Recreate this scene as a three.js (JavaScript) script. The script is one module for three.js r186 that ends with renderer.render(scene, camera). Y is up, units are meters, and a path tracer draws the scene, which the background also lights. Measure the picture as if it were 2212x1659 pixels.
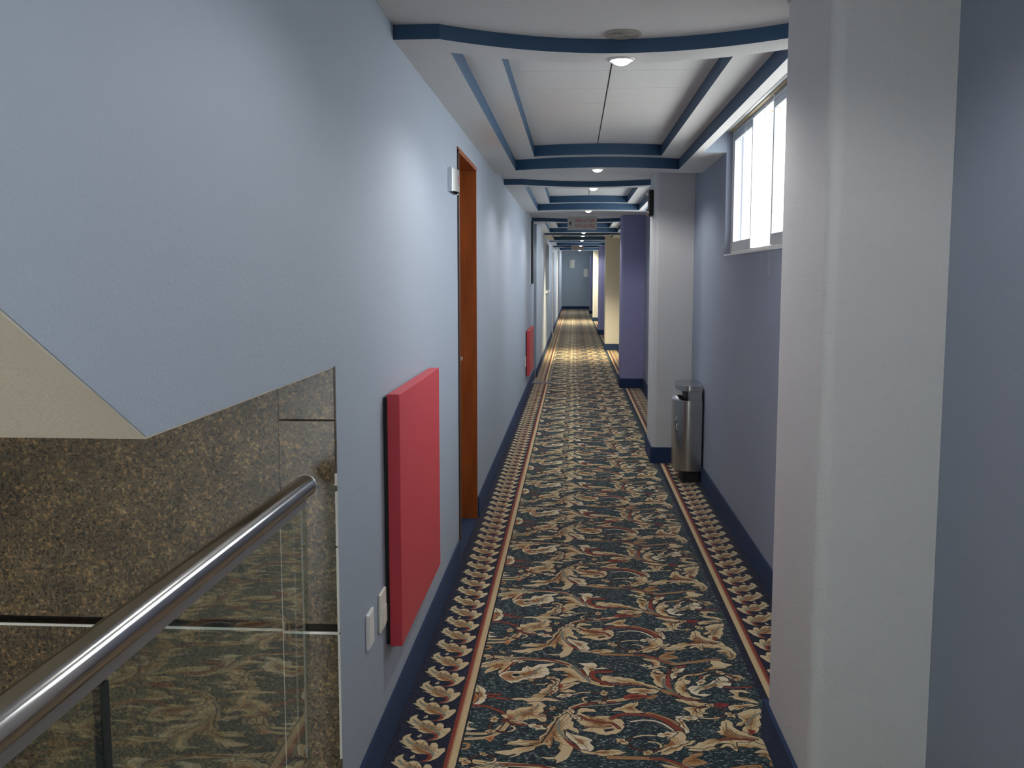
import * as THREE from 'three';
import { RoundedBoxGeometry } from 'three/addons/geometries/RoundedBoxGeometry.js';
import { mergeGeometries } from 'three/addons/utils/BufferGeometryUtils.js';

// ---------------------------------------------------------------- camera, sky, exposure
const scene = new THREE.Scene();
const camera = new THREE.PerspectiveCamera(2 * Math.atan(829.5 / 2150) * 180 / Math.PI, 2212 / 1659, 0.05, 300);
camera.position.set(0, 1.45, 0);
camera.rotation.order = 'YXZ';
camera.rotation.set(-0.10772, 0.061885, 0);
scene.add(camera);
scene.background = new THREE.Color().setRGB(0.9, 0.96, 1.0);      // bright overcast sky
scene.backgroundIntensity = 1.35;
const renderer = new THREE.WebGLRenderer({ antialias: true });
renderer.toneMapping = THREE.LinearToneMapping;
renderer.toneMappingExposure = 5.2;
renderer.shadowMap.enabled = true;
const LAMP = 0.14;                                                // candela of one ceiling downlight

// ---------------------------------------------------------------- helpers
let seed = 7;
const rnd = () => { seed = (seed * 1664525 + 1013904223) >>> 0; return seed / 4294967296; };
const taken = {};
function numbered(name) { const n = taken[name] = (taken[name] ?? -1) + 1; return n ? `${name}_${String(n).padStart(3, '0')}` : name; }
function obj(name, geo, mat, parent = scene) {
  const m = new THREE.Mesh(geo, mat); m.name = parent === scene ? numbered(name) : name;
  m.castShadow = m.receiveShadow = true; parent.add(m); return m;
}
function thing(name, label, category, [x, y, z] = [0, 0, 0], group) {
  const o = new THREE.Group(); o.name = numbered(name); o.position.set(x, y, z); scene.add(o);
  o.userData = { label, category }; if (group) o.userData.group = group; return o;
}
function structure(o, label, category) { o.userData.kind = 'structure'; o.userData.label = label; if (category) o.userData.category = category; return o; }
function tag(o, label, category, group) { Object.assign(o.userData, { label, category }); if (group) o.userData.group = group; return o; }
// uv in metres, from the face's main direction
function metreUV(g) {
  if (g.index) g = g.toNonIndexed();
  const p = g.attributes.position, n = g.attributes.normal, uv = new Float32Array(p.count * 2);
  for (let i = 0; i < p.count; i++) {
    const ax = Math.abs(n.getX(i)), ay = Math.abs(n.getY(i)), az = Math.abs(n.getZ(i)), x = p.getX(i), y = p.getY(i), z = p.getZ(i);
    const [u, v] = ax >= ay && ax >= az ? [z, y] : ay >= az ? [x, z] : [x, y];
    uv[2 * i] = u; uv[2 * i + 1] = v;
  }
  g.setAttribute('uv', new THREE.BufferAttribute(uv, 2)); return g;
}
// box from x0..x1, y0..y1 and distance a0..a1 down the corridor (z = -a)
function bx(x0, x1, y0, y1, a0, a1, r = 0) {
  const w = Math.abs(x1 - x0), h = Math.abs(y1 - y0), d = Math.abs(a1 - a0);
  const g = r ? new RoundedBoxGeometry(w, h, d, 2, Math.min(r, w / 2.01, h / 2.01, d / 2.01)) : new THREE.BoxGeometry(w, h, d);
  g.translate((x0 + x1) / 2, (y0 + y1) / 2, -(a0 + a1) / 2); return metreUV(g);
}
const basis = (ex, ey, ez, o) => new THREE.Matrix4().makeBasis(new THREE.Vector3(...ex), new THREE.Vector3(...ey), new THREE.Vector3(...ez)).setPosition(...o);
const poly = (pts, holes = []) => { const s = new THREE.Shape(pts.map(([x, y]) => new THREE.Vector2(x, y))); for (const h of holes) s.holes.push(new THREE.Path(h.map(([x, y]) => new THREE.Vector2(x, y)))); return s; };
const rect = (a0, a1, y0, y1) => [[a0, y0], [a1, y0], [a1, y1], [a0, y1]];
// plate standing along the corridor: outline in (a, y), from x0 to x1
function sidePlate(shape, x0, x1) {
  const g = new THREE.ExtrudeGeometry(shape, { depth: x1 - x0, bevelEnabled: false });
  g.applyMatrix4(basis([0, 0, -1], [0, 1, 0], [1, 0, 0], [x0, 0, 0])); return metreUV(g);
}
// slab lying flat: outline in (x, a), from y0 to y1; material 0 = faces up and down, 1 = edges
function flatPlate(shape, y0, y1, o = {}) {
  const g = new THREE.ExtrudeGeometry(shape, { depth: y1 - y0, bevelEnabled: false, curveSegments: 10, ...o });
  const groups = g.groups.map((q) => ({ ...q }));
  g.applyMatrix4(basis([1, 0, 0], [0, 0, -1], [0, 1, 0], [0, y0, 0]));
  const m = metreUV(g); m.clearGroups(); for (const q of groups) m.addGroup(q.start, q.count, q.materialIndex); return m;
}
const merge = (list) => mergeGeometries(list.map((g) => { const q = g.index ? g.toNonIndexed() : g.clone(); for (const k of Object.keys(q.attributes)) if (!['position', 'normal', 'uv'].includes(k)) q.deleteAttribute(k); q.clearGroups(); return q; }));

// ---------------------------------------------------------------- textures
function noiseField(n, cells, rough = 0.5, octaves = 3) {               // tileable value noise, 0..1
  const out = new Float32Array(n * n); let amp = 1, total = 0;
  for (let o = 0; o < octaves; o++) {
    const c = cells << o, lat = new Float32Array(c * c).map(() => rnd());
    for (let y = 0; y < n; y++) for (let x = 0; x < n; x++) {
      const fx = x / n * c, fy = y / n * c, x0 = fx | 0, y0 = fy | 0; let tx = fx - x0, ty = fy - y0;
      tx = tx * tx * (3 - 2 * tx); ty = ty * ty * (3 - 2 * ty);
      const x1 = (x0 + 1) % c, y1 = (y0 + 1) % c;
      out[y * n + x] += amp * ((lat[y0 * c + x0] * (1 - tx) + lat[y0 * c + x1] * tx) * (1 - ty) + (lat[y1 * c + x0] * (1 - tx) + lat[y1 * c + x1] * tx) * ty);
    }
    total += amp; amp *= rough;
  }
  return out.map((v) => v / total);
}
function dataTexture(n, fn, srgb, repeat = 1) {
  const d = new Uint8Array(n * n * 4);
  for (let i = 0; i < n * n; i++) { const [r, g, b] = fn(i); d[4 * i] = r; d[4 * i + 1] = g; d[4 * i + 2] = b; d[4 * i + 3] = 255; }
  const t = new THREE.DataTexture(d, n, n); t.wrapS = t.wrapT = THREE.RepeatWrapping; t.magFilter = THREE.LinearFilter; t.minFilter = THREE.LinearMipmapLinearFilter;
  if (srgb) t.colorSpace = THREE.SRGBColorSpace; t.repeat.set(repeat, repeat); t.needsUpdate = true; return t;
}
const peel = noiseField(512, 56, 0.45, 2);
const peelTex = dataTexture(512, (i) => { const v = 255 * Math.min(1, Math.max(0, (peel[i] - 0.3) * 2)); return [v, v, v]; }, false, 4);
const pile = noiseField(512, 128, 0.6, 2);
const pileTex = dataTexture(512, (i) => { const v = 255 * pile[i]; return [v, v, v]; }, false, 3);
// granite: brown with ochre and black grains
const g1 = noiseField(1024, 10, 0.6, 4), g2 = noiseField(1024, 90, 0.7, 2), g3 = noiseField(1024, 150, 0.7, 2), g4 = noiseField(1024, 60, 0.6, 3);
const graniteTex = dataTexture(1024, (i) => {
  let r = 88, g = 75, b = 56; const k = (g1[i] - 0.5) * 60; r += k; g += k * 0.85; b += k * 0.6;
  const o = Math.max(0, g2[i] - 0.52) * 170; r += o * 1.1; g += o * 0.78; b += o * 0.42;
  const d = Math.max(0, g3[i] - 0.53) * 230; r -= d; g -= d * 0.9; b -= d * 0.75;
  const q = Math.max(0, g4[i] - 0.62) * 260; r += q * 0.2; g += q * 0.35; b += q * 0.35;
  return [r, g, b].map((v) => Math.max(10, Math.min(235, v)));
}, true, 1.5);
// wood: fine vertical grain
const wn = noiseField(512, 24, 0.6, 3);
const woodTex = dataTexture(512, (i) => { const x = i % 512, y = (i / 512) | 0, k = y >> 7, f = (y & 127) / 128, row = (q) => wn[((q % 4) * 97) * 512 + x], v = row(k) * (1 - f) + row(k + 1) * f - 0.5; return [148 + v * 46, 77 + v * 30, 28 + v * 18]; }, true, 1.5);
// brushed steel
const steelTex = dataTexture(256, (i) => { const y = (i / 256) | 0, v = 120 + 40 * (wn[(y * 2) * 512 + 7] - 0.5) + 8 * rnd(); return [v, v, v]; }, false, 4);

// carpet: one repeat, print only. Outlines in millimetres: across from the wall, along the corridor
const LEAF = [
  ['G',0,34,2959,44,2963,42,2984,53,3004,66,3010,64,2993,72,2975,85,2965,98,2972,113,2968,127,2946,134,2928,139,2950,152,2952,161,2937,163,2915,183,2921,187,2902,179,2880,169,2855,150,2836,127,2829,142,2846,149,2868,143,2885,126,2880,103,2879,80,2899,99,2902,81,2906,48,2923,67,2920,57,2934],
  ['T',0,82,2932,107,2919,131,2895,141,2874,112,2883,90,2903],
  ['R',0,123,2891,139,2885,153,2871,152,2847,137,2832,116,2827,134,2842,141,2860,135,2877],
  ['V',9,56,2972,74,2946,105,2930,132,2910,151,2885,154,2868],
  ['L',0,85,2850,94,2868,99,2868,99,2850]
];
const FIELD = [
  ['G',25,236,3680,321,3664,385,3659,465,3652,529,3635,567,3601,607,3516,640,3458,681,3431,714,3425],
  ['R',8,363,3658,433,3658,481,3657,536,3627,561,3608],
  ['G',0,231,3596,275,3632,337,3656,364,3629,345,3579,336,3531,307,3509,312,3561,283,3531,254,3510,258,3541,280,3575,234,3560],
  ['V',8,232,3580,271,3611,322,3651,369,3654],
  ['R',0,358,3635,365,3621,345,3579,327,3522,315,3518,336,3578],
  ['L',0,308,3498,330,3530,364,3536,388,3542,404,3590,427,3576,448,3605,473,3611,510,3621,480,3579,494,3532,476,3493,440,3471,396,3457,358,3425,339,3446,322,3468],
  ['V',9,458,3578,438,3529,418,3489,379,3479],
  ['K',0,353,3500,371,3513,390,3503,373,3488],
  ['T',0,317,3491,340,3523,364,3528,353,3504,361,3478,395,3472,363,3448,335,3454],
  ['G',0,493,3556,536,3583,570,3577,607,3516,640,3450,592,3462,562,3438,526,3428,543,3474,561,3498,531,3511,567,3521,536,3551],
  ['V',14,577,3593,607,3524,637,3465],
  ['R',0,604,3563,623,3556,632,3502,616,3517],
  ['L',0,599,3627,624,3628,655,3635,670,3607,664,3582,717,3590,657,3566,647,3519,652,3473,632,3510,623,3548,617,3604],
  ['R',18,719,3554,657,3543,650,3503,676,3460,715,3436],
  ['L',0,233,3410,260,3383,279,3327,278,3271,261,3243,236,3235,253,3270,254,3311,246,3339,231,3345],
  ['O',0,231,3338,252,3311,247,3269,233,3248],
  ['R',12,281,3330,300,3324,326,3326],
  ['R',12,287,3306,355,3290,418,3297],
  ['G',0,355,3290,432,3308,460,3352,488,3404,508,3442,488,3501,507,3487,531,3473,520,3413,607,3456,580,3417,521,3363,456,3303,562,3387,592,3367,518,3356,476,3311,548,3288,477,3284,434,3267,404,3286],
  ['R',0,520,3406,532,3429,544,3415,521,3370,498,3347],
  ['V',10,514,3435,512,3391,483,3346],
  ['R',14,239,3232,285,3228,324,3201,351,3177],
  ['G',0,341,3163,357,3171,358,3203,380,3204,399,3225,422,3230,446,3248,420,3260,448,3275,468,3273,489,3244,478,3224,485,3192,468,3184,489,3160,492,3129,476,3122,459,3142,434,3138,410,3118,422,3103,400,3105,375,3115,357,3139],
  ['V',8,385,3122,389,3154,418,3187,448,3209,463,3249],
  ['T',0,358,3164,380,3172,387,3135,400,3111,372,3118],
  ['G',16,239,3023,298,3026,333,3052,347,3083],
  ['R',0,348,3139,368,3134,367,3084,345,3041,330,3023,347,3077,352,3108],
  ['G',16,232,2985,274,2990,315,3004,350,3047,367,3103],
  ['O',0,303,2998,331,3011,321,2970],
  ['L',0,229,3113,261,3096,242,3095,248,3065,273,3054,236,3046],
  ['T',12,233,2959,255,2949,250,2921,234,2920],
  ['R',8,373,3109,414,3093,455,3099,496,3098],
  ['G',0,574,3230,535,3182,509,3118,489,3038,467,2991,428,2988,412,2996,402,2984,364,2956,403,2956,461,2956,435,2944,374,2918,337,2905,361,2890,407,2893,383,2870,437,2911,474,2952,492,2964,508,2937,515,2977,517,3017,539,2967,539,2917,522,2884,481,2882,530,2864,530,2845,560,2871,573,2909,580,2947,564,3002,551,3060,564,3072,591,3050,599,3051,580,3098,575,3146,586,3204],
  ['T',0,536,3169,515,3112,500,3039,468,2979,496,2987,521,3058,525,3131],
  ['V',0,536,3144,526,3106,529,3058,548,3013,570,2991,551,3030,540,3065,539,3113],
  ['K',5,560,3196,533,3156,505,3057,481,2975],
  ['R',0,548,3013,580,2975,606,2954,596,2937,570,2963],
  ['L',0,551,3066,580,3038,617,3023,641,3001,632,2984,645,2951,631,2923,616,2938,606,2932,591,2970,570,3003],
  ['G',0,588,2931,642,2924,697,2943,744,2930,695,2900,639,2907],
  ['G',22,574,3230,620,3269,677,3289,721,3299,765,3319,825,3360],
  ['R',9,580,3230,620,3262,677,3279,720,3289],
  ['V',8,605,3245,648,3254,705,3267,743,3280],
  ['G',0,594,3211,605,3232,648,3228,656,3209,619,3206,608,3193,641,3169,688,3179,737,3156,746,3102,730,3065,692,3039,634,3059,607,3069,634,3089,618,3100,591,3135,597,3167],
  ['R',8,602,3173,629,3144,676,3128,708,3124,728,3089],
  ['K',0,684,3062,709,3075,707,3087,680,3077],
  ['T',7,618,3094,659,3096,699,3105],
  ['T',20,690,3721,786,3722,850,3718,904,3679,957,3641,1028,3662,1094,3687,1133,3693],
  ['R',10,818,3724,881,3707,940,3652],
  ['V',9,911,3688,971,3650,1018,3653],
  ['G',0,886,3852,945,3847,965,3848,921,3800,885,3763,845,3743,876,3806],
  ['G',0,933,3783,974,3812,1032,3807,1073,3845,1140,3859,1186,3834,1206,3774,1201,3722,1178,3696,1197,3756,1174,3798,1144,3814,1092,3815,1082,3784,1060,3818,1018,3797,971,3777],
  ['T',0,1140,3761,1178,3781,1200,3739,1174,3696,1166,3703,1186,3747],
  ['G',0,835,3691,867,3685,897,3670,909,3622,891,3597,859,3587,881,3628,871,3660],
  ['T',0,906,3696,937,3757,976,3769,954,3733,983,3709,942,3681],
  ['G',0,1097,3683,1129,3684,1150,3661,1176,3646,1147,3620,1157,3605,1119,3595,1080,3577,1049,3551,991,3525,979,3494,936,3424,954,3484,980,3532,1054,3567,1088,3617,1103,3634],
  ['K',9,949,3492,984,3540,1055,3571,1097,3593,1152,3609],
  ['R',0,1000,3627,957,3609,925,3559,911,3504,911,3437,930,3395,927,3453,937,3529,958,3585,999,3619],
  ['G',0,863,3555,884,3580,909,3558,917,3535,900,3481,900,3415,878,3435,866,3509],
  ['V',14,907,3497,902,3444,917,3409,942,3368],
  ['L',0,940,3560,958,3585,994,3603,959,3538,940,3491,933,3521],
  ['G',0,684,3513,774,3500,849,3445,893,3407,920,3352,967,3328,912,3359,870,3413,824,3432,786,3437,683,3468],
  ['T',22,898,3393,941,3354,994,3316,1044,3285,1088,3281],
  ['R',10,927,3360,967,3335,1044,3288],
  ['D',0,1048,3292,1077,3301,1110,3296,1086,3268,1055,3266],
  ['R',10,682,3438,727,3437,781,3444],
  ['G',0,942,3454,974,3501,1002,3487,979,3442,974,3391,992,3350,1024,3331,974,3342,943,3382],
  ['L',0,982,3413,1003,3443,1039,3445,1068,3469,1107,3509,1106,3524,1125,3533,1146,3489,1140,3452,1116,3450,1104,3428,1082,3441,1053,3417,1027,3401,1015,3372,1062,3375,1036,3353,1005,3365],
  ['V',9,1007,3400,1038,3438,1079,3463,1107,3509],
  ['R',0,1037,3527,1068,3537,1058,3506,1043,3483],
  ['G',0,1127,3408,1164,3417,1204,3398,1160,3395,1154,3360,1197,3342,1214,3309,1166,3326,1117,3358,1142,3373],
  ['R',10,1117,3436,1155,3434,1212,3445],
  ['G',0,1120,3556,1173,3551,1205,3523,1177,3498,1211,3485,1166,3505],
  ['G',0,929,3325,979,3315,1058,3286,1044,3265,1022,3244,1010,3199,1012,3174,988,3178,996,3154,977,3171,968,3190,969,3222,950,3253,1002,3269,941,3306],
  ['O',0,1046,3201,1058,3189,1044,3163],
  ['G',0,1104,3276,1161,3299,1212,3296,1157,3272,1108,3243],
  ['G',0,1123,3218,1153,3246,1209,3269,1192,3172,1178,3110,1146,3067,1122,3077,1139,3150,1105,3124,1135,3175],
  ['V',9,1144,3132,1165,3189,1202,3230],
  ['R',0,1140,3108,1165,3098,1144,3067],
  ['G',0,1081,3178,1099,3154,1097,3124,1114,3095,1148,3062,1171,3046,1179,3007,1142,3027,1088,3012,1085,2978,1071,3005,1034,3003,988,2967,957,2965,922,2974,954,2981,996,3023,1045,3038,1068,3051,1035,3084,1053,3097,1059,3139],
  ['T',8,1080,3098,1096,3064,1157,3039],
  ['R',8,1043,3029,1092,3038,1143,3033],
  ['R',0,754,3335,779,3358,831,3354,844,3341,799,3317,759,3315],
  ['G',0,766,3385,787,3408,864,3406,883,3392,867,3370,820,3374,785,3365],
  ['T',0,844,3341,881,3364,864,3335,822,3312],
  ['G',0,709,3218,748,3260,801,3297,789,3243,810,3218,826,3213,787,3204,759,3202,743,3220],
  ['T',22,831,3207,868,3183,908,3142,938,3072],
  ['R',16,707,3161,739,3191,792,3195,846,3182,882,3153,910,3106,930,3071],
  ['L',9,769,3140,806,3154,844,3151,874,3128,900,3087],
  ['L',0,915,3186,938,3194,969,3196,941,3169,945,3132,952,3096,939,3054,936,3095,925,3143],
  ['G',0,891,3075,928,3077,938,3043,933,3019,945,3015,913,2985,875,2960,833,2925,781,2906,837,2936,845,2969,875,2988,885,3017,876,3033,891,3046],
  ['G',0,1133,2949,1163,2972,1180,2957,1185,2915,1183,2883,1169,2914,1163,2945]
];
// small curling tendrils with a leaf, in the gaps of the scrollwork
for (const [cx, ca, rad, turn, way] of [[363, 584, 62, 0.4, 1], [640, 822, 58, 2.6, -1], [1030, 745, 60, 4.2, 1], [318, 360, 50, 5.2, -1], [815, 492, 66, 1.2, 1], [1120, 190, 56, 3.3, -1], [520, 690, 44, 0, 1], [900, 250, 46, 2, -1], [470, 120, 48, 5.6, 1]]) {
  const p = []; for (let i = 0; i <= 12; i++) { const t = i / 12, q = turn + way * t * 6.6, d = rad * (1 - 0.72 * t); p.push(Math.round(cx + d * Math.cos(q) * 1.25), Math.round(ca + 2490 + d * Math.sin(q))); }
  FIELD.push(['G', 8, ...p]); FIELD.push(['R', 3, ...p.slice(4, 18)]);
  for (const [t, len, w] of [[0, 1.1, 0.34], [0.3, 0.8, 0.3], [0.55, 0.6, 0.26]]) {
    const q = turn + way * t * 6.6, d = rad * (1 - 0.72 * t), x0 = cx + d * Math.cos(q) * 1.25, y0 = ca + 2490 + d * Math.sin(q), ux = Math.cos(q - way * 0.9), uy = Math.sin(q - way * 0.9), L = rad * len, W = rad * w;
    const at = (f, g) => [Math.round(x0 + ux * L * f - uy * W * g), Math.round(y0 + uy * L * f + ux * W * g)];
    FIELD.push([t ? 'G' : 'L', 0, ...at(0, 0), ...at(0.25, 0.8), ...at(0.4, 0.5), ...at(0.6, 1), ...at(0.72, 0.5), ...at(1, 0.2), ...at(0.75, -0.4), ...at(0.6, -0.9), ...at(0.42, -0.45), ...at(0.22, -0.7)]);
  }
}
// long leaf edges get small lobes
function lobed(shape) {
  const [ink, w, ...p] = shape; if (w || !'GLT'.includes(ink)) return shape;
  const n = p.length / 2, out = []; let area = 0;
  for (let i = 0; i < n; i++) { const j = (i + 1) % n; area += p[2 * i] * p[2 * j + 1] - p[2 * j] * p[2 * i + 1]; }
  for (let i = 0; i < n; i++) {
    const j = (i + 1) % n, x0 = p[2 * i], y0 = p[2 * i + 1], dx = p[2 * j] - x0, dy = p[2 * j + 1] - y0, d = Math.hypot(dx, dy), k = Math.floor(d / 42), s = Math.sign(area) * 5 / d;
    out.push(x0, y0);
    for (let q = 1; q <= k; q++) { const t = (q - 0.35) / (k + 0.3), u = q / (k + 0.3); out.push(x0 + dx * t + dy * s, y0 + dy * t - dx * s, x0 + dx * u - dy * s * 0.5, y0 + dy * u + dx * s * 0.5); }
  }
  return [ink, w, ...out];
}
const CW = 1483, CP = 830, CS = 2048 / CW;
const INK = { G: ['#dfca9e', '#c4a06c'], L: ['#ede2c2', '#d6c092'], T: ['#b68c5e', '#a07044'], R: ['#9c4630', '#84321f'], D: ['#a03032', '#8c2428'], O: ['#cf8e58', '#b86a3a'], V: ['#8b8c7a', '#75786c'], K: ['#16202a', '#16202a'] };
function carpetTexture() {
  const cv = document.createElement('canvas'); cv.width = 2048; cv.height = Math.round(CP * CS);
  const c = cv.getContext('2d'), H = cv.height; c.lineJoin = c.lineCap = 'round';
  const mx = (mm) => mm * CS, my = (mm) => H - mm * CS;
  c.fillStyle = '#151b36'; c.fillRect(0, 0, 2048, H);
  const F0 = 233, F1 = 1225;                                         // inside of the two striped lines
  c.fillStyle = '#1d2f3a'; c.fillRect(mx(F0), 0, mx(F1 - F0), H);
  for (let i = 0; i < 15000; i++) {                                  // flecked ground
    const x = F0 + rnd() * (F1 - F0), y = rnd() * CP, t = rnd();
    c.fillStyle = t < 0.23 ? '#a3aca2' : t < 0.48 ? '#2f5c52' : t < 0.6 ? '#4d6a68' : '#13202b';
    c.save(); c.translate(mx(x), my(y)); c.rotate(-0.5 + rnd() * 0.8); c.fillRect(-4 - rnd() * 3, -2, 8 + rnd() * 6, 4.5); c.restore();
  }
  function path(p, closed, dx, dy, flip) {
    const n = p.length / 2, P = (i) => { const j = closed ? (i + n) % n : Math.min(n - 1, Math.max(0, i)); return [mx(flip ? CW - p[2 * j] : p[2 * j]) + dx, my(p[2 * j + 1]) + dy]; };
    c.beginPath(); c.moveTo(...P(0));
    for (let i = 0; i < (closed ? n : n - 1); i++) {
      const a = P(i - 1), b = P(i), d = P(i + 1), e = P(i + 2), k = 0.13;
      c.bezierCurveTo(b[0] + (d[0] - a[0]) * k, b[1] + (d[1] - a[1]) * k, d[0] - (e[0] - b[0]) * k, d[1] - (e[1] - b[1]) * k, d[0], d[1]);
    }
    if (closed) c.closePath();
  }
  function draw([ink, w, ...p], shift, flip) {
    for (const k of [0, 1, 2, 3, 4, 5]) {
      const dy = (k * CP - shift) * CS;                              // wrapped along the corridor
      const ys = p.filter((_, i) => i & 1).map((v) => my(v) + dy);
      if (Math.max(...ys) < -60 || Math.min(...ys) > H + 60) continue;
      const [a, b] = INK[ink];
      if (w) { path(p, false, 0, dy, flip); c.strokeStyle = '#1a1c22'; c.lineWidth = (w + 6) * CS; if (ink !== 'V' && ink !== 'K') c.stroke(); c.strokeStyle = a; c.lineWidth = w * CS; c.stroke(); if (w > 13) { c.strokeStyle = b; c.lineWidth = w * 0.3 * CS; c.stroke(); } }
      else {
        path(p, true, 0, dy, flip); c.strokeStyle = '#1a1c22'; c.lineWidth = 7 * CS; if (ink === 'G' || ink === 'L') c.stroke();
        c.fillStyle = a; c.fill();
        if (ink === 'K' || ink === 'V') continue;
        c.save(); c.clip();
        const xs = p.filter((_, i) => !(i & 1)).map((v) => mx(flip ? CW - v : v)), n = xs.length, gx = xs.reduce((q, v) => q + v) / n, gy = ys.reduce((q, v) => q + v) / n;
        for (const [k, col, al] of [[0.62, b, 0.75], [0.34, ink === 'R' || ink === 'D' ? '#5e2018' : '#8e5a30', 0.8]]) { // darker heart of the leaf
          c.globalAlpha = al; c.fillStyle = col; c.beginPath(); xs.forEach((x, i) => c[i ? 'lineTo' : 'moveTo'](gx + (x - gx) * k, gy + (ys[i] - gy) * k)); c.closePath(); c.fill();
        }
        c.globalAlpha = 0.75; c.lineWidth = 2.6; c.strokeStyle = '#4a3826';
        xs.forEach((x, i) => { if (i % 3) return; c.beginPath(); c.moveTo(gx + (x - gx) * 0.25, gy + (ys[i] - gy) * 0.25); c.quadraticCurveTo(gx + (x - gx) * 0.6 + 6, gy + (ys[i] - gy) * 0.6 - 6, gx + (x - gx) * 0.85, gy + (ys[i] - gy) * 0.85); c.stroke(); });
        c.globalAlpha = 1; c.restore();
      }
    }
  }
  c.save(); c.beginPath(); c.rect(mx(F0), 0, mx(F1 - F0), H); c.clip();
  for (const s of FIELD) draw(lobed(s), 0, false);
  c.restore();
  for (const flip of [false, true]) for (let k = 0; k < 6; k++) for (const s of LEAF) draw(s, k * CP / 6, flip);
  for (const flip of [false, true]) {                                // striped line: red teeth, cream, dark edge
    const X = (mm) => mx(flip ? CW - mm : mm), bar = (m0, m1, col) => { c.fillStyle = col; c.fillRect(Math.min(X(m0), X(m1)), 0, Math.abs(X(m1) - X(m0)), H); };
    bar(192, 210, '#8f3a2c'); bar(206, 230, '#dac294'); bar(230, 236, '#191b22'); bar(190, 193, '#191b22');
    c.fillStyle = '#a5573b';
    for (let y = 0; y < H; y += H / 104) { c.beginPath(); c.moveTo(X(203), y); c.lineTo(X(213), y + H / 208); c.lineTo(X(203), y + H / 104); c.fill(); }
  }
  const t = new THREE.CanvasTexture(cv); t.colorSpace = THREE.SRGBColorSpace; t.wrapS = t.wrapT = THREE.RepeatWrapping; return t;
}

// ---------------------------------------------------------------- materials
const std = (r, g, b, roughness = 0.85, o = {}) => new THREE.MeshStandardMaterial({ color: new THREE.Color().setRGB(r, g, b), roughness, ...o });
const paint = (r, g, b, o = {}) => std(r, g, b, 0.72, { bumpMap: peelTex, bumpScale: 0.0004, ...o });
const M = {
  blueWall: paint(0.35, 0.40, 0.475), slateWall: paint(0.29, 0.33, 0.42), violet: paint(0.33, 0.33, 0.55), pier: paint(0.60, 0.60, 0.61),
  ceiling: std(0.76, 0.755, 0.74, 0.9, { bumpMap: peelTex, bumpScale: 0.0004 }), trimBlue: std(0.03, 0.082, 0.165, 0.6),
  base: std(0.02, 0.043, 0.112, 0.95, { bumpMap: pileTex, bumpScale: 0.002 }), beige: paint(0.70, 0.635, 0.525), cream: paint(0.66, 0.63, 0.55), white: std(0.78, 0.78, 0.76, 0.45), plastic: std(0.80, 0.77, 0.68, 0.4),
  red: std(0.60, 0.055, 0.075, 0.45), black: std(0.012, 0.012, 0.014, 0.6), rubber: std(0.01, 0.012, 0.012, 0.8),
  wood: new THREE.MeshStandardMaterial({ map: woodTex, roughness: 0.42 }), darkWood: std(0.06, 0.03, 0.02, 0.5), beigeWood: std(0.42, 0.33, 0.19, 0.6),
  granite: new THREE.MeshPhysicalMaterial({ map: graniteTex, roughness: 0.3, clearcoat: 0.25, clearcoatRoughness: 0.18 }), groove: std(0.02, 0.017, 0.014, 0.9), grout: std(0.75, 0.73, 0.69, 0.7),
  steel: std(0.56, 0.55, 0.54, 0.28, { metalness: 1, roughnessMap: steelTex }), satin: std(0.52, 0.52, 0.53, 0.42, { metalness: 1 }), binSteel: std(0.45, 0.45, 0.45, 0.24, { metalness: 1 }), chrome: std(0.75, 0.75, 0.76, 0.1, { metalness: 1 }), alu: std(0.62, 0.62, 0.62, 0.5, { metalness: 0.4 }),
  glass: new THREE.MeshPhysicalMaterial({ color: 0xffffff, transmission: 1, roughness: 0, thickness: 0, ior: 1.5 }),
  tintGlass: new THREE.MeshPhysicalMaterial({ color: new THREE.Color().setRGB(0.86, 0.91, 0.88), transmission: 1, roughness: 0.02, thickness: 0, ior: 1.52 }),
  carpet: new THREE.MeshPhysicalMaterial({ map: carpetTexture(), roughness: 1, sheen: 1, sheenRoughness: 0.4, sheenColor: new THREE.Color().setRGB(0.55, 0.55, 0.57), bumpMap: pileTex, bumpScale: 0.003 }),
  lens: std(0.9, 0.9, 0.9, 0.5, { emissive: new THREE.Color(1, 0.98, 0.95), emissiveIntensity: 2.5 }), grille: std(0.42, 0.40, 0.36, 0.7), ring: std(0.7, 0.7, 0.68, 0.4),
  terracotta: std(0.62, 0.27, 0.11, 0.9), street: std(0.58, 0.57, 0.54, 0.95), shade: std(0.86, 0.84, 0.78, 0.7), green: std(0.02, 0.22, 0.10, 0.5),
};
const XL = -0.573, XF = -0.535, XR = 0.91, YL = 2.19, YU = 2.236, Y2 = 2.262, Y3 = 2.335, END = 44.6;

// ---------------------------------------------------------------- floor
const floorG = new THREE.Group(); floorG.name = 'floor'; scene.add(floorG); structure(floorG, 'patterned carpet floor with gold acanthus scrolls on dark teal', 'floor');
obj('floor_slab', bx(XL - 0.02, XR + 0.25, -0.25, -0.012, -4.4, END + 0.2), M.street, floorG);
function carpetPiece(name, x0, x1, a0, a1, slide) {                   // a carpet length whose print is laid from the wall
  const g = new THREE.PlaneGeometry(x1 - x0, a1 - a0, 4, Math.max(4, Math.round((a1 - a0) * 2)));
  g.rotateX(-Math.PI / 2); g.translate((x0 + x1) / 2, 0, -(a0 + a1) / 2);
  const p = g.attributes.position, uv = g.attributes.uv;
  for (let i = 0; i < p.count; i++) uv.setXY(i, (p.getX(i) - XL + slide) / 1.483, -p.getZ(i) / 0.83);
  const m = obj(name, g, M.carpet, floorG); return m;
}
carpetPiece('carpet', XL - 0.02, XR + 0.24, -4.4, 13.5, 0);
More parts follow.
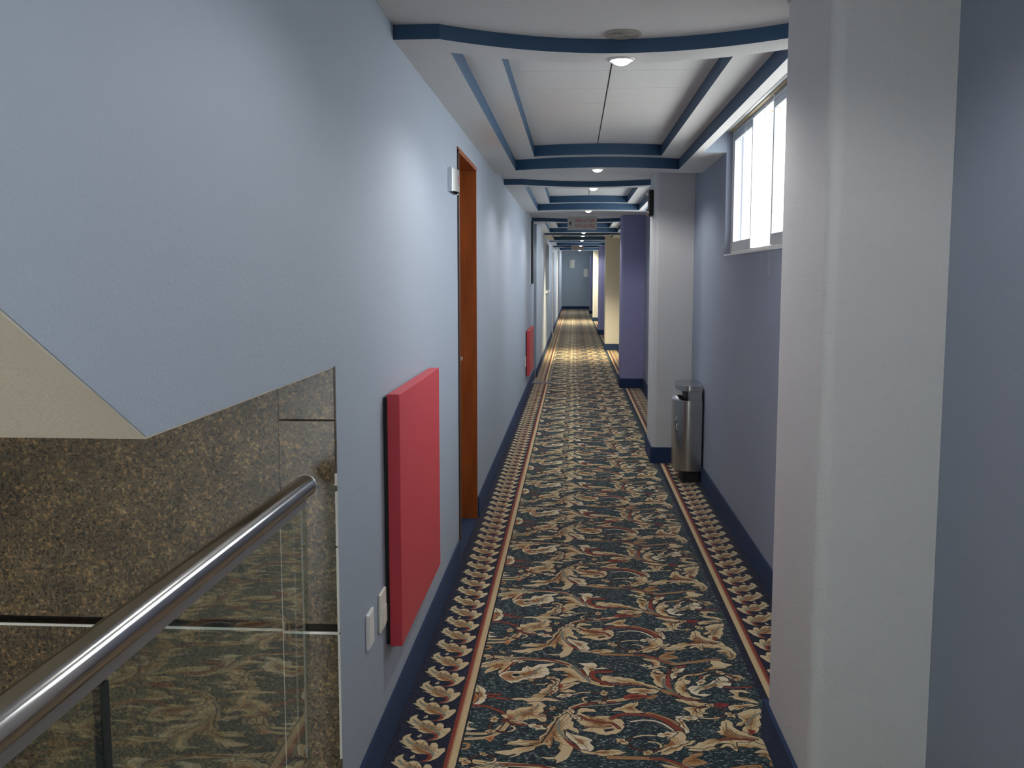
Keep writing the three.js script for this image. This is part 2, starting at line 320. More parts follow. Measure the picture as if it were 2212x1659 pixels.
carpetPiece('carpet', XL - 0.02, XR + 0.24, 13.5, END + 0.2, 0.02);
obj('carpet_joint_strip', bx(XL, -0.30, 0.0, 0.005, 13.45, 13.72), std(0.23, 0.21, 0.23, 1), floorG);
obj('carpet_backing', bx(XL - 0.02, XR + 0.24, -0.012, -0.002, -4.4, END + 0.2), M.base, floorG);

// ---------------------------------------------------------------- left wall, with the cut for the stair and the doorway
const DOOR = [4.93, 5.84, 2.066];
const slope = 0.184 / 0.329, topY = 3.3, cut = 1.293 - (topY - 1.235) / slope;
const wl = obj('wall_left', sidePlate(poly([[2.36, -0.25], [14.3, -0.25], [14.3, topY], [cut, topY], [1.293, 1.235], [2.36, 1.235]], [rect(DOOR[0], DOOR[1], 0, DOOR[2])]), XL - 0.14, XL), M.blueWall);
structure(wl, 'pale blue textured wall with wooden doorway beside the stair opening', 'wall');
const wlf = obj('wall_left_far', sidePlate(poly(rect(14.3, END, -0.25, topY), [rect(19.0, 21.4, 1.15, 2.1), rect(24.4, 25.3, 0, 2.06)]), XF - 0.16, XF), M.blueWall);
structure(wlf, 'pale blue far wall standing slightly proud, with niche and doorway', 'wall');
const nichebox = obj('wall_niche', merge([bx(XF - 0.36, XF - 0.34, 1.1, 2.15, 18.9, 21.5), bx(XF - 0.34, XF - 0.15, 1.1, 1.13, 18.9, 21.5), bx(XF - 0.34, XF - 0.15, 2.12, 2.15, 18.9, 21.5), bx(XF - 0.34, XF - 0.15, 1.13, 2.12, 18.9, 18.95), bx(XF - 0.34, XF - 0.15, 1.13, 2.12, 21.45, 21.5)]), std(0.25, 0.22, 0.19, 0.8));
structure(nichebox, 'brown lining of the niche in the far blue wall', 'wall');
const sill = obj('trim_1', bx(XF - 0.16, XF + 0.03, 1.13, 1.165, 18.95, 21.45, 0.006), M.white); structure(sill, 'white sill under the niche in the far wall', 'trim');
// baseboards
function baseboard(name, x0, x1, a0, a1, label) { return structure(obj(name, bx(x0, x1, 0, 0.125, a0, a1, 0.005), M.base), label, 'baseboard'); }
baseboard('baseboard_left', XL, XL + 0.012, 2.36, DOOR[0] - 0.03, 'navy carpet baseboard under the red cabinet');
baseboard('baseboard_left_mid', XL, XL + 0.012, DOOR[1] + 0.03, 14.3, 'navy carpet baseboard beyond the wooden doorway');
baseboard('baseboard_left_far', XF, XF + 0.012, 14.288, 24.37, 'navy baseboard along the proud far wall');
baseboard('baseboard_left_end', XF, XF + 0.012, 25.33, END, 'navy baseboard beyond the far doorway');
baseboard('baseboard_right', XR - 0.012, XR, -4.3, END, 'navy baseboard along the window wall');
baseboard('baseboard_end', XF, XR, END - 0.02, END, 'black baseboard under the end wall');

// ---------------------------------------------------------------- right wall with high windows
const WIN = [[-2.4, 0.75], [3.36, 6.16], [8.7, 11.6], [14.2, 16.6], [20.8, 24.2], [26.2, 31.6], [35.2, 38.2], [39.9, 43.6]];
const wr = obj('wall_right', sidePlate(poly(rect(-4.4, END, -0.25, topY), WIN.map(([a, b]) => rect(a, b, 1.58, 2.325))), XR, XR + 0.1), M.slateWall);
structure(wr, 'grey blue window wall between the columns', 'wall');
function windowUnit(n, a0, a1, cells) {
  const g = new THREE.Group(); g.name = `window_${n}`; scene.add(g); structure(g, `white sliding window high in the wall, bay ${n}`, 'window');
  g.userData.label = n === 2 ? 'bright sliding window beside the near column' : 'bright high window between two columns further along';
  const x0 = XR + 0.035, x1 = XR + 0.085, T = 2.285;
  obj('frame', merge([bx(x0, x1, 1.58, 1.6, a0, a1), bx(x0, x1, T, 2.325, a0, a1), bx(x0, x1, 1.6, T, a1 - 0.03, a1), bx(x0, x1, 1.6, T, a0, a0 + 0.03)]), M.white, g);
  obj('head_strip', bx(XR + 0.012, x0, 2.305, 2.325, a0, a1), M.beigeWood, g);
  obj('head_liner', bx(XR - 0.004, XR + 0.012, 2.312, 2.325, a0, a1), M.white, g);
  cells.forEach(([b0, b1, open], i) => {
    if (open) return;
    const xs = i & 1 ? x0 + 0.026 : x0 + 0.004, s = obj('sash', merge([bx(xs, xs + 0.02, 1.602, 1.655, b0, b1), bx(xs, xs + 0.02, T - 0.035, T, b0, b1), bx(xs, xs + 0.02, 1.655, T - 0.035, b0, b0 + 0.022), bx(xs, xs + 0.02, 1.655, T - 0.035, b1 - 0.03, b1)]), M.alu, g);
    obj('pane', bx(xs + 0.008, xs + 0.012, 1.65, T - 0.03, b0 + 0.02, b1 - 0.02), M.glass, s);
  });
  obj('window_sill', bx(XR - 0.004, x0 + 0.01, 1.572, 1.582, a0, a1), M.white, g);
  return g;
}
WIN.forEach(([a, b], i) => {
  if (i === 1) return windowUnit(2, a, b, [[5.5, 6.13], [4.95, 5.5, true], [4.28, 4.95], [3.39, 4.28]]);
  const n = Math.round((b - a) / 0.9); windowUnit(i + 1, a, b, Array.from({ length: n }, (_, k) => [a + 0.03 + (b - a - 0.06) * k / n, a + 0.03 + (b - a - 0.06) * (k + 1) / n]));
});

// ---------------------------------------------------------------- other walls, roof, stairwell shell
structure(obj('wall_end', bx(XF - 0.16, XR + 0.2, -0.25, topY, END, END + 0.2), std(0.38, 0.46, 0.52, 0.8)), 'blue grey wall closing the end of the corridor', 'wall');
const wb = obj('wall_back', (() => { const g = new THREE.ExtrudeGeometry(poly(rect(-2.8, XR + 0.2, -1.9, topY), [rect(-2.45, -0.8, -1.4, 2.7)]), { depth: 0.2, bevelEnabled: false }); g.translate(0, 0, 4.3); return metreUV(g); })(), M.blueWall);
structure(wb, 'wall behind the viewer with an added stair window', 'wall');
const wbw = new THREE.Group(); wbw.name = 'window_9'; scene.add(wbw); structure(wbw, 'unseen stair window added behind the viewer to light the stairwell', 'window');  // added opening, never in view; lets daylight onto soffit and granite
for (const [x0, x1, y0, y1] of [[-2.45, -0.8, -1.4, 2.7]]) {
  obj('frame', merge([bx(x0, x1, y0, y0 + 0.05, -4.42, -4.38), bx(x0, x1, y1 - 0.05, y1, -4.42, -4.38), bx(x0, x0 + 0.05, y0 + 0.05, y1 - 0.05, -4.42, -4.38), bx(x1 - 0.05, x1, y0 + 0.05, y1 - 0.05, -4.42, -4.38)]), M.white, wbw);
  obj('pane', bx(x0 + 0.04, x1 - 0.04, y0 + 0.04, y1 - 0.04, -4.403, -4.397), M.glass, wbw);
}
structure(obj('wall_stairwell', bx(-2.8, -2.6, -1.9, topY, -4.3, 2.6), M.beige), 'beige side wall of the stairwell', 'wall');
structure(obj('wall_stair_end', bx(-2.8, XL - 0.14, -1.9, topY, 2.4, 2.6), M.groove), 'masonry behind the granite cladding of the stairwell', 'wall');
structure(obj('floor_stairwell', bx(-2.8, XL - 0.02, -2.1, -1.9, -4.5, 2.6), M.street), 'lower landing of the stairwell', 'floor');
structure(obj('wall_floor_edge', bx(XL - 0.14, XL - 0.02, -1.9, -0.012, -4.3, 2.36), M.beige), 'slab edge under the glass railing', 'wall');
structure(obj('ceiling_roof', bx(-2.8, XR + 0.2, topY, topY + 0.2, -4.5, END + 0.2), M.ceiling), 'roof slab above the corridor', 'ceiling');

// ---------------------------------------------------------------- ceiling with stepped coffers
const ceil = new THREE.Group(); ceil.name = 'ceiling'; scene.add(ceil); structure(ceil, 'grey white ceiling with blue edged stepped coffers', 'ceiling');
const CX0 = 0.154, HW = 0.581;
// edge across the corridor: flat at the walls, an arc of depth `sag` in the middle
function edge(a, sag, x0 = XL, x1 = XR, hw = HW) {
  const pts = []; if (x0 < CX0 - hw - 1e-4) pts.push([x0, a]);
  for (let i = 0; i <= 28; i++) { const u = -1 + 2 * i / 28; pts.push([CX0 + u * hw, a + sag * (1 - u * u)]); }
  if (x1 > CX0 + hw + 1e-4) pts.push([x1, a]); return pts;
}
const COF = [[-1.9, 1.62], [3.2, 7.1], [8.2, 11.42], [13.62, 17.05], [18.12, 20.75], [21.75, 24.3], [25.45, 28.7]];
const SIDE = [M.ceiling, M.trimBlue];
COF.forEach(([a0, a1], i) => {
  const g = new THREE.Group(); g.name = 'coffer'; ceil.add(g);
  const back = a1 + 0.25, hw = 0.568, hw2 = 0.43;
  const win = WIN.find(([p, q]) => p > a0 && q < back), PX = 0.772, pocket = win ? [[XR, win[0] - 0.02], [PX, win[0] - 0.02], [PX, win[1] + 0.012], [XR, win[1] + 0.012]] : [];
  const outer = [...edge(a0, 0.235), ...pocket, ...edge(back, -0.17).reverse()];
  if (win) { obj('pocket_end', bx(PX, XR, YL, 2.36, win[1], win[1] + 0.012), M.blueWall, g); obj('pocket_top', bx(PX - 0.01, XR + 0.03, 2.345, 2.36, win[0] - 0.02, win[1]), M.ceiling, g); }
  const hole = [...edge(a0 + 0.19, 0.21, 0, 0, hw), ...edge(a1, -0.155, 0, 0, hw).reverse()];
  const hole2 = [...edge(a0 + 0.42, 0.15, 0, 0, hw2), ...edge(a1 - 0.19, -0.09, 0, 0, hw2).reverse()];
  obj('coffer_border', flatPlate(poly(outer, [hole]), YL, Y2), SIDE, g);
  obj('coffer_step', flatPlate(poly([[XL, a0 + 0.1], [XR, a0 + 0.1], ...pocket, [XR, a1 + 0.22], [XL, a1 + 0.22]], [hole2]), Y2, Y3), SIDE, g);
  const p0 = a0 + 0.42, p1 = a1 - 0.19, rows = Math.max(2, Math.round((p1 - p0) / 0.433));
  for (let r = 0; r < rows; r++) for (const [x0, x1] of [[CX0 - hw2 - 0.02, CX0 - 0.0055], [CX0 + 0.0015, CX0 + hw2 + 0.02]])
    obj('ceiling_panel', bx(x0, x1, Y3, Y3 + 0.015, p0 + (p1 - p0) * r / rows + (r ? 0.002 : -0.02), p0 + (p1 - p0) * (r + 1) / rows - (r < rows - 1 ? 0.002 : -0.02)), M.ceiling, g);
  obj('panel_backing', bx(CX0 - hw2 - 0.03, CX0 + hw2 + 0.03, Y3 + 0.015, Y3 + 0.03, p0 - 0.03, p1 + 0.03), std(0.2, 0.2, 0.2, 0.9), g);
  const nextA = i + 1 < COF.length ? COF[i + 1][0] : null;             // plain ceiling up to the next coffer
  if (nextA !== null) obj('ceiling_board', flatPlate(poly([...edge(back - 0.02, -0.17), ...edge(nextA + 0.02, 0.235).reverse()]), YU, Y2 + 0.02), M.ceiling, ceil);
});
obj('ceiling_board', bx(XL - 0.1, XR, YU, Y2 + 0.02, -4.3, -1.85), M.ceiling, ceil);
obj('ceiling_board', flatPlate(poly([...edge(28.93, -0.17), [XR, 29.6], [XL, 29.6]]), YU, Y2 + 0.02), M.ceiling, ceil);
obj('ceiling_upstand', bx(XL, XR, Y2, 2.75, 29.45, 29.6), M.ceiling, ceil);
obj('ceiling_board', bx(XF - 0.1, XR, 2.72, 2.78, 29.45, END), M.ceiling, ceil);

// ---------------------------------------------------------------- columns
function column(n, a0, a1, mat, label) {
  const t = thing('column', label, 'column', [0, 0, 0], 'columns along the window wall');
  const r = 0.035, x0 = 0.615, s = new THREE.Shape();
  s.moveTo(XR + 0.02, a0); s.lineTo(XR + 0.02, a1); s.lineTo(x0 + r, a1); s.absarc(x0 + r, a1 - r, r, Math.PI / 2, Math.PI, false); s.lineTo(x0, a0 + r); s.absarc(x0 + r, a0 + r, r, Math.PI, Math.PI * 1.5, false); s.closePath();
  const g = flatPlate(s, 0, Y2 + 0.01, { curveSegments: 8 }); g.clearGroups(); obj('shaft', g, mat, t);
  obj('baseboard', merge([bx(x0 - 0.012, x0 + 0.004, 0, 0.125, a0 - 0.012, a1 + 0.012), bx(x0 + 0.004, XR, 0, 0.125, a0 - 0.012, a0 + 0.004), bx(x0 + 0.004, XR, 0, 0.125, a1 - 0.004, a1 + 0.012)]), M.base, t);
  return t;
}
column(1, 2.5, 3.05, M.pier, 'large pale grey column with rounded corner beside the near window');
column(2, 7.72, 8.27, M.pier, 'pale grey column standing behind the steel bin');
column(3, 13.0, 13.6, M.violet, 'violet column just beyond the pale column with the bin');
column(4, 19.7, 20.3, M.cream, 'cream column next to the first bright band on the carpet');
column(5, 24.9, 25.5, M.violet, 'small violet column beyond the cream column');
column(6, 32.4, 32.95, M.cream, 'distant cream column near the second bright band on the carpet');
column(7, 38.9, 39.4, M.violet, 'farthest violet column before the end wall');

// ---------------------------------------------------------------- doorway in the left wall
const d1 = new THREE.Group(); d1.name = 'door_1'; scene.add(d1); structure(d1, 'orange brown wooden door set deep in the blue wall', 'door');
{
  const [a0, a1, h] = DOOR, xb = XL - 0.17;
  obj('jamb', bx(xb, XL + 0.008, 0, h, a0 - 0.02, a0 + 0.014), M.darkWood, d1);
  obj('jamb', bx(xb, XL + 0.004, 0, h, a1 - 0.012, a1 + 0.01), M.wood, d1);
  obj('head', bx(xb, XL + 0.006, h - 0.012, h + 0.012, a0 - 0.02, a1 + 0.01), M.wood, d1);
  const leaf = obj('door_leaf', bx(xb + 0.0, xb + 0.04, 0.01, h - 0.012, a0 + 0.014, a1 - 0.012), M.wood, d1);
  const hd = new THREE.CylinderGeometry(0.009, 0.009, 0.06, 12); hd.rotateZ(Math.PI / 2); hd.translate(XL - 0.04, 1.03, -(a0 + 0.09));
  obj('handle', merge([hd, bx(XL - 0.016, XL + 0.004, 1.018, 1.042, a0 + 0.03, a0 + 0.16, 0.009), bx(xb + 0.04, xb + 0.05, 0.96, 1.1, a0 + 0.06, a0 + 0.12)]), M.chrome, leaf);
  obj('threshold', bx(xb, XL, 0.001, 0.006, a0 + 0.014, a1 - 0.012), M.base, d1);
}
const d2 = new THREE.Group(); d2.name = 'door_2'; scene.add(d2); structure(d2, 'brown door in the far blue wall with pale frame', 'door');
obj('door_leaf', bx(XF - 0.1, XF - 0.06, 0.01, 2.04, 24.43, 25.27), M.wood, d2);
obj('frame', merge([bx(XF - 0.16, XF + 0.012, 0, 2.06, 24.37, 24.43), bx(XF - 0.16, XF + 0.012, 0, 2.06, 25.27, 25.33), bx(XF - 0.16, XF + 0.012, 2.04, 2.1, 24.37, 25.33)]), M.white, d2);

// ---------------------------------------------------------------- stair flight and granite cladding beside the viewer
{
  const t = thing('stair_flight', 'beige underside of the stair flight rising behind the blue wall', 'stairs', [0, 0, 0]);
  const pts = [[2.39, 1.235], [1.293, 1.235], [-2.2, 1.235 + 3.493 * slope], [-2.2, 1.5 + 3.493 * slope]];
  for (let i = 0; i < 13; i++) { const a = -2.2 + i * 0.268, y = 1.5 + 3.493 * slope - i * 0.268 * slope; pts.push([a + 0.268, y], [a + 0.268, y - 0.268 * slope]); }
  pts.push([2.39, 1.45]);
  obj('stair_slab', sidePlate(poly(pts.map(([a, y]) => [Math.min(a, 2.355), y - 0.003])), -2.0, XL - 0.002), M.beige, t);
}
{
  const w = new THREE.Group(); w.name = 'wall_granite'; scene.add(w); structure(w, 'polished brown granite cladding under the blue stair wall', 'wall');
  const rows = [[-1.9, -0.99], [-0.985, -0.46], [-0.455, 0.06], [0.066, 0.577], [0.596, 1.234]], cols = [[-2.6, -1.63], [-1.628, -0.7132]];
  for (const [y0, y1] of rows) for (const [x0, x1] of cols) obj('stone_slab', bx(x0, x1, y0, y1, 2.36, 2.4, 0.002), M.granite, w);
  for (const [y0, y1] of [...rows.slice(0, 4), [0.596, 1.1035], [1.1055, 1.234]]) obj('stone_strip', bx(-0.7125, XL - 0.0005, y0, y1, 2.345, 2.36, 0.002), M.granite, w);
  obj('backing_strip', bx(-0.7125, XL - 0.002, 0.5, 0.7, 2.352, 2.3615), M.groove, w);
  obj('grout_line', merge([bx(-2.6, -0.7165, 0.571, 0.5775, 2.3585, 2.362), bx(-0.7125, XL, 0.571, 0.5775, 2.3435, 2.346), bx(-0.7165, -0.7115, 0.2, 0.93, 2.352, 2.361)]), M.grout, w);
  obj('sealant_bead', merge([[0.25, 0.30], [0.302, 0.57], [0.576, 0.79], [0.795, 0.93], [0.945, 0.975]].map(([y0, y1]) => bx(XL - 0.003, XL + 0.002, y0, y1, 2.3435, 2.349))), M.grout, w);
}

// ---------------------------------------------------------------- glass railing
{
  const X = -0.622, t = thing('glass_railing', 'brushed steel handrail over clear glass panels guarding the stairwell', 'railing', [X, 0, 0]);
  const tube = (a0, a1, r, y) => { const g = new THREE.CylinderGeometry(r, r, a1 - a0, 48, 1); g.rotateX(Math.PI / 2); g.translate(0, y, -(a0 + a1) / 2); return g; };
  obj('handrail', tube(-2.6, 2.245, 0.0265, 0.965), M.steel, t);
  const cap = tube(2.242, 2.248, 0.0268, 0.965); obj('end_cap', cap, M.satin, t);
  obj('glass_channel', bx(-0.011, 0.011, 0.924, 0.943, -2.6, 2.215), M.satin, t);
  for (const [a0, a1] of [[-2.6, -1.33], [-1.31, -0.05], [-0.03, 1.222], [1.24, 2.235]]) obj('glass_panel', bx(-0.005, 0.005, -0.2, 0.926, a0, a1), M.tintGlass, t);
  for (const a of [-1.32, -0.04, 1.231]) obj('joint_gasket', bx(-0.007, 0.007, -0.2, 0.915, a - 0.009, a + 0.009), M.rubber, t);
  obj('base_shoe', bx(-0.02, 0.02, -0.25, -0.19, -2.6, 2.25), M.satin, t);
}

// ---------------------------------------------------------------- red cabinets and outlets on the left wall
function cabinet(a0, a1, y0, y1, dep, label) {
  const t = thing('hose_cabinet', label, 'cabinet', [XL + 0.002, 0, 0]);
  obj('back_plate', bx(0, 0.011, y0 + 0.004, y1 - 0.01, a0 + 0.004, a1 - 0.01), M.black, t);  // black sheet in place of the shaded gap between box and wall
  obj('cabinet_box', bx(0.011, dep, y0, y1, a0, a1, 0.002), M.red, t);
}
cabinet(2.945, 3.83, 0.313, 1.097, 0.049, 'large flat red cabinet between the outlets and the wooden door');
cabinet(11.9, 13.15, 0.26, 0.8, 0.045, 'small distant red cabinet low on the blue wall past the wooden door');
function outlet(a0, a1, y0, y1, kind, label) {
  const t = thing('wall_outlet', label, 'outlet', [XL, 0, 0]);
  obj('cover_plate', bx(0, 0.009, y0, y1, a0, a1, 0.004), kind ? M.plastic : M.white, t);
  if (kind === 1) obj('insert', bx(0.009, 0.0115, y0 + 0.012, (y0 + y1) / 2 + 0.008, a0 + 0.028, a1 - 0.006, 0.002), M.plastic, t);
  if (kind === 0) obj('insert', bx(0.009, 0.0105, y0 + 0.006, y1 - 0.006, a0 + 0.006, a1 - 0.006, 0.002), M.white, t);
}
outlet(2.648, 2.728, 0.408, 0.513, 0, 'plain white wall plate standing clear of the red cabinet');
outlet(2.825, 2.918, 0.395, 0.513, 1, 'cream wall outlet touching the edge of the large red cabinet');
outlet(11.72, 11.83, 0.38, 0.5, 2, 'tiny pale wall plate beside the distant red cabinet');
// bowed room number plate
{
  const cv = document.createElement('canvas'); cv.width = 256; cv.height = 128; const c = cv.getContext('2d');
  c.fillStyle = '#9b9b97'; c.fillRect(0, 0, 256, 128); c.fillStyle = '#9c2431'; c.font = 'bold 84px sans-serif'; c.textAlign = 'center'; c.fillText('11', 122, 94);
  const tx = new THREE.CanvasTexture(cv); tx.colorSpace = THREE.SRGBColorSpace;
  const t = thing('room_number_plate', 'bowed metal room number plate with red digits beside the wooden door', 'sign', [XL, 0, 0]);
  const N = 16, a0 = 4.56, a1 = 4.78, sag = 0.026, out = [], inn = [];
  for (let i = 0; i <= N; i++) { const u = i / N; out.push([sag * (1 - (2 * u - 1) ** 2) + 0.012, a0 + (a1 - a0) * u]); }
  for (let i = N; i >= 0; i--) inn.push([out[i][0] - 0.004, out[i][1]]);
  const g = flatPlate(poly([...out, ...inn]), 1.838, 1.938); g.clearGroups();
  const p = g.attributes.position, uv = g.attributes.uv; for (let i = 0; i < p.count; i++) uv.setXY(i, (-p.getZ(i) - a0) / (a1 - a0), (p.getY(i) - 1.838) / 0.1);
  obj('plate', g, new THREE.MeshStandardMaterial({ map: tx, roughness: 0.35, metalness: 0.35 }), t);
  obj('edge_rail', bx(0, 0.02, 1.834, 1.942, a0 - 0.006, a0 + 0.008, 0.002), M.chrome, t);
  obj('edge_rail', bx(0, 0.02, 1.834, 1.942, a1 - 0.008, a1 + 0.004, 0.002), M.chrome, t);
  obj('back_box', bx(0, 0.012, 1.836, 1.94, a0, a1), M.black, t);
}
tag(obj('wall_frame', merge([bx(XL, XL + 0.028, 1.35, 2.185, 13.35, 13.7, 0.004), bx(XL + 0.028, XL + 0.031, 1.39, 2.14, 13.39, 13.66)]), std(0.05, 0.07, 0.08, 0.6)), 'tall dark framed panel on the blue wall above the small red cabinet', 'frame');

// ---------------------------------------------------------------- hanging signs
function hangingSign(a, x0, x1, y0, y1, lines, label) {
  const cv = document.createElement('canvas'); cv.width = 512; cv.height = 256; const c = cv.getContext('2d');
  c.fillStyle = '#8d8985'; c.fillRect(0, 0, 512, 256); c.fillStyle = '#8e2a35'; c.font = 'bold 74px sans-serif'; c.textAlign = 'center';
  if (lines.length > 1) { c.fillText(lines[0], 300, 104); c.fillText(lines[1], 300, 204); c.fillStyle = '#2a221e'; c.beginPath(); c.moveTo(26, 130); c.lineTo(62, 78); c.lineTo(62, 182); c.fill(); }
  else { c.font = 'bold 92px sans-serif'; c.fillText(lines[0], 256, 160); }
  const tx = new THREE.CanvasTexture(cv); tx.colorSpace = THREE.SRGBColorSpace;
  const t = thing('hanging_sign', label, 'sign', [(x0 + x1) / 2, y0, -a]), w = x1 - x0, h = y1 - y0;
  const b = new THREE.BoxGeometry(w, h, 0.012); b.translate(0, h / 2, 0); obj('board', b, std(0.25, 0.24, 0.23, 0.6), t);
  const f = new THREE.PlaneGeometry(w, h); f.translate(0, h / 2, 0.0065); obj('face', f, new THREE.MeshStandardMaterial({ map: tx, roughness: 0.6 }), t);
  for (const s of [-0.36, 0.36]) { const r = new THREE.CylinderGeometry(0.003, 0.003, YU - y1, 8); r.translate(s * w, h + (YU - y1) / 2, 0); obj('hanger', r, M.satin, t); }
}
hangingSign(12.5, -0.085, 0.277, 2.02, 2.188, ['100 al 109', '121 al 132'], 'grey hanging sign with two lines of red room numbers');
hangingSign(25.1, -0.075, 0.25, 2.105, 2.2, ['100 al 109'], 'small far hanging sign with one faded red line');

// ---------------------------------------------------------------- ceiling lights and speaker
function downlight(a, label = 'small round recessed downlight glowing in the white ceiling border', y = YL, power = 1, tint = [1, 0.97, 0.93], cone = 1.36, soft = 0.25) {
  const t = thing('downlight', label, 'ceiling light', [0.157, y, -a], 'recessed downlights along the corridor');
  const tr = new THREE.TorusGeometry(0.04, 0.006, 10, 32); tr.rotateX(Math.PI / 2); obj('trim_ring', tr, M.ring, t);
  const l = new THREE.SphereGeometry(0.034, 24, 8, 0, Math.PI * 2, 0, Math.PI / 2); l.scale(1, 0.6, 1); l.rotateX(Math.PI); obj('lens', l, M.lens, t);
  const s = new THREE.SpotLight(new THREE.Color(...tint), LAMP * power * Math.PI, 0, cone, soft, 2); s.castShadow = true; s.shadow.radius = 1.6;
  s.position.set(0, -0.026, 0); s.target.position.set(0, -1, 0); t.add(s, s.target);
}
downlight(3.53, 'round recessed downlight in the ceiling just under the grille speaker');
downlight(7.06, 'recessed downlight at the far end of the coffer beside the near window');
downlight(11.46, 'recessed downlight directly before the two line hanging sign');
downlight(18.45, 'warm strong downlight above the first bright band on the carpet', YL, 17, [1, 0.86, 0.56], 0.95, 0.9);
downlight(31.95, 'warm downlight above the second bright band on the carpet', 2.72, 26, [1, 0.9, 0.66], 1.0, 0.9);
downlight(1.72, 'recessed downlight in the ceiling before the large pale column', YL, 0.5);
downlight(-1.6, 'recessed downlight in the ceiling above the glass railing', YL, 0.5);
for (const a of [8.55, 13.95, 17.09, 20.79, 24.36, 28.75]) downlight(a);
downlight(40.0, 'added unseen downlight brightening the end wall', 2.72, 4);  // added lamp, out of view, to lift the dark far end
{
  const t = thing('ceiling_speaker', 'round grey grille speaker flush in the ceiling above the first light', 'speaker', [0.153, YU, -3.36]);
  const disc = new THREE.CylinderGeometry(0.06, 0.062, 0.006, 40); disc.translate(0, -0.002, 0); obj('grille', disc, M.grille, t);
  const rg = []; for (const r of [0.014, 0.026, 0.038, 0.05]) { const k = new THREE.TorusGeometry(r, 0.0018, 6, 36); k.rotateX(Math.PI / 2); k.translate(0, -0.0055, 0); rg.push(k); }
  obj('grille_rings', merge(rg), std(0.34, 0.33, 0.3, 0.7), t);
}
{
  const t = thing('emergency_light', 'dark emergency lamp fixed high on the corridor face of the column with the bin', 'lamp', [0.615, 0, -7.98]);
  obj('housing', (() => { const g = new RoundedBoxGeometry(0.035, 0.2, 0.16, 2, 0.006); g.translate(-0.0175, 2.02, 0); return g; })(), M.black, t);
  for (const z of [-0.04, 0.045]) { const h = new THREE.CylinderGeometry(0.022, 0.026, 0.03, 18); h.rotateZ(Math.PI / 2.6); h.translate(-0.045, z > 0 ? 1.95 : 2.1, z); obj('lamp_head', h, M.chrome, t); }
}

// ---------------------------------------------------------------- steel bin in the corner before the second column
{
  const t = thing('waste_bin', 'half round stainless steel waste bin with chrome ashtray against the column', 'bin', [0, 0, 0]);
  const D = (xf, a0, a1, y0, y1, m, name, xb = 0.893) => { const s = new THREE.Shape(), mid = (a0 + a1) / 2, h = (a1 - a0) / 2; s.moveTo(xb, a0); s.lineTo(xb, a1); s.lineTo(xb - 0.07, a1); s.bezierCurveTo(xf + 0.01, a1, xf, mid + h * 0.55, xf, mid); s.bezierCurveTo(xf, mid - h * 0.55, xf + 0.01, a0, xb - 0.07, a0); s.closePath(); const g = flatPlate(s, y0, y1, { curveSegments: 20, bevelEnabled: true, bevelSize: 0.003, bevelThickness: 0.003, bevelSegments: 2 }); g.clearGroups(); return obj(name, g, m, t); };
  D(0.77, 7.0, 7.3, 0.0, 0.1, M.black, 'base', 0.888);
  const body = D(0.715, 6.93, 7.36, 0.093, 0.585, M.binSteel, 'body');
  D(0.79, 6.96, 7.33, 0.585, 0.66, M.black, 'opening', 0.888);
  D(0.735, 6.93, 7.36, 0.655, 0.69, M.binSteel, 'hood');
  obj('side_panel', bx(0.80, 0.893, 0.583, 0.657, 6.93, 6.96), M.binSteel, t); obj('side_panel', bx(0.80, 0.893, 0.583, 0.657, 7.33, 7.36), M.binSteel, t);
  const bowl = new THREE.SphereGeometry(0.045, 24, 12, 0, Math.PI * 2, 0, Math.PI / 2); bowl.scale(1, 0.7, 1.3); bowl.translate(0.742, 0.586, -7.06); obj('ashtray', bowl, M.chrome, body);
  for (const [y, a, r, m] of [[0.455, 7.05, 0.026, M.white], [0.425, 7.035, 0.02, M.green], [0.40, 7.02, 0.024, M.white]]) { const k = new THREE.TorusGeometry(r, 0.003, 8, 28); k.rotateY(Math.PI / 2 - 0.75); k.translate(0.741, y, -a + 0.026); obj('emblem', k, m, body); }
}

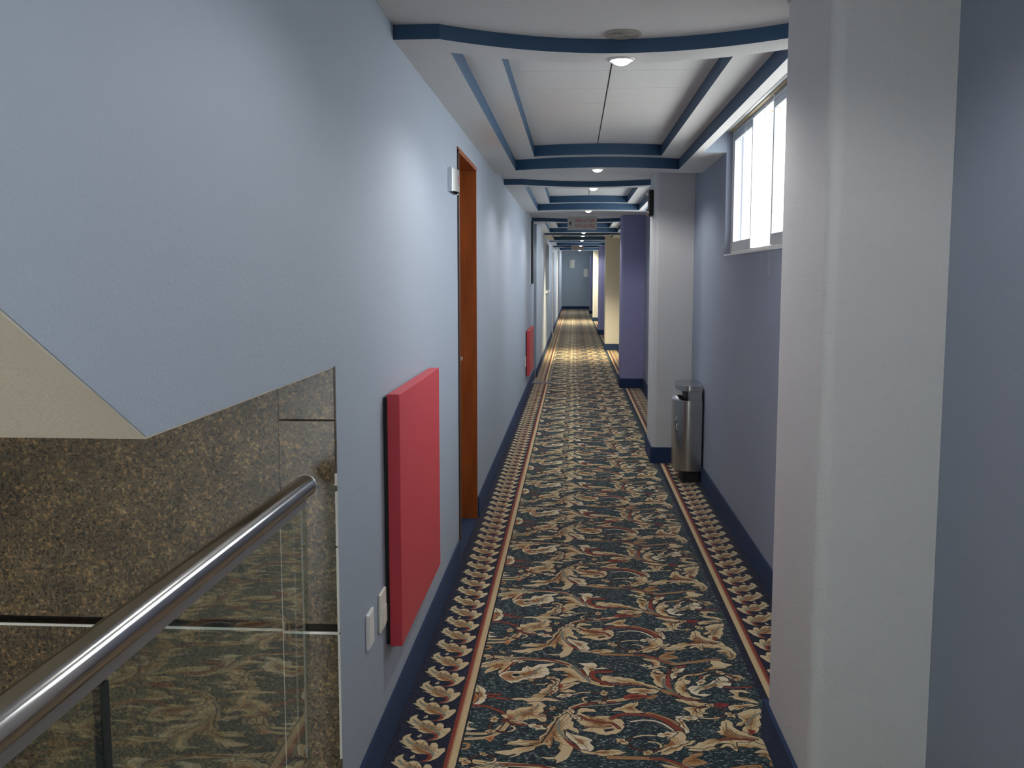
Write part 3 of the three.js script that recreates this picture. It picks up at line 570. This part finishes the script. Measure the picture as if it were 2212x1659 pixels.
// ---------------------------------------------------------------- bead cords at the near window
for (const [a, y0, nm] of [[4.93, 1.5, 'white bead cord hanging past the sill by the open window'], [4.74, 1.46, 'bead cord hanging beside the half hidden sash'], [5.62, 1.66, 'short bead cord in front of the closed sash']]) {
  const list = []; const c = new THREE.CylinderGeometry(0.0011, 0.0011, 2.28 - y0, 6); c.translate(0, (2.28 + y0) / 2, 0); list.push(c);
  const b = new THREE.SphereGeometry(0.0025, 6, 4); for (let y = y0; y < 2.28; y += 0.0125) list.push(b.clone().translate(0, y, 0));
  const m = obj('blind_cord', merge(list), M.alu); m.position.set(XR - 0.002 + (y0 > 1.6 ? 0.022 : 0), 0, -a); tag(m, nm, 'cord');
}

// ---------------------------------------------------------------- lamps on the end wall
for (const [x0, x1, y0, y1, nm] of [[-0.22, 0.03, 1.82, 2.18, 'higher white wall lamp on the end wall'], [0.41, 0.66, 1.42, 1.775, 'lower white wall lamp on the end wall']]) {
  const t = thing('wall_lamp', nm, 'wall lamp', [(x0 + x1) / 2, y0, -END]), w = (x1 - x0) / 2;
  const g = new THREE.CylinderGeometry(w, w, y1 - y0, 24, 1, false, -Math.PI / 2, Math.PI); g.scale(1, 1, 0.7); g.translate(0, (y1 - y0) / 2, 0.005); obj('shade', g, M.shade, t);
  const b = new THREE.BoxGeometry(w * 2.04, y1 - y0 + 0.01, 0.012); b.translate(0, (y1 - y0) / 2, 0.006); obj('back_plate', b, M.satin, t);
}

// ---------------------------------------------------------------- outside the windows
structure(obj('ground_outside', bx(-40, 60, -4.3, -4.1, -40, 90), M.street), 'pale paved ground outside', 'ground');
{
  const t = thing('roof_eave', 'washed out terracotta roof eave glimpsed through the near window', 'roof', [0, 0, 0]);
  obj('eave_board', bx(XR + 0.09, 1.6, 2.77, 2.83, 2.6, 8.2), M.terracotta, t);
  for (let k = 0; k < 12; k++) obj('rafter', bx(XR + 0.09, 1.58, 2.72, 2.77, 2.7 + k * 0.48, 2.76 + k * 0.48), M.terracotta, t);
}

renderer.render(scene, camera);
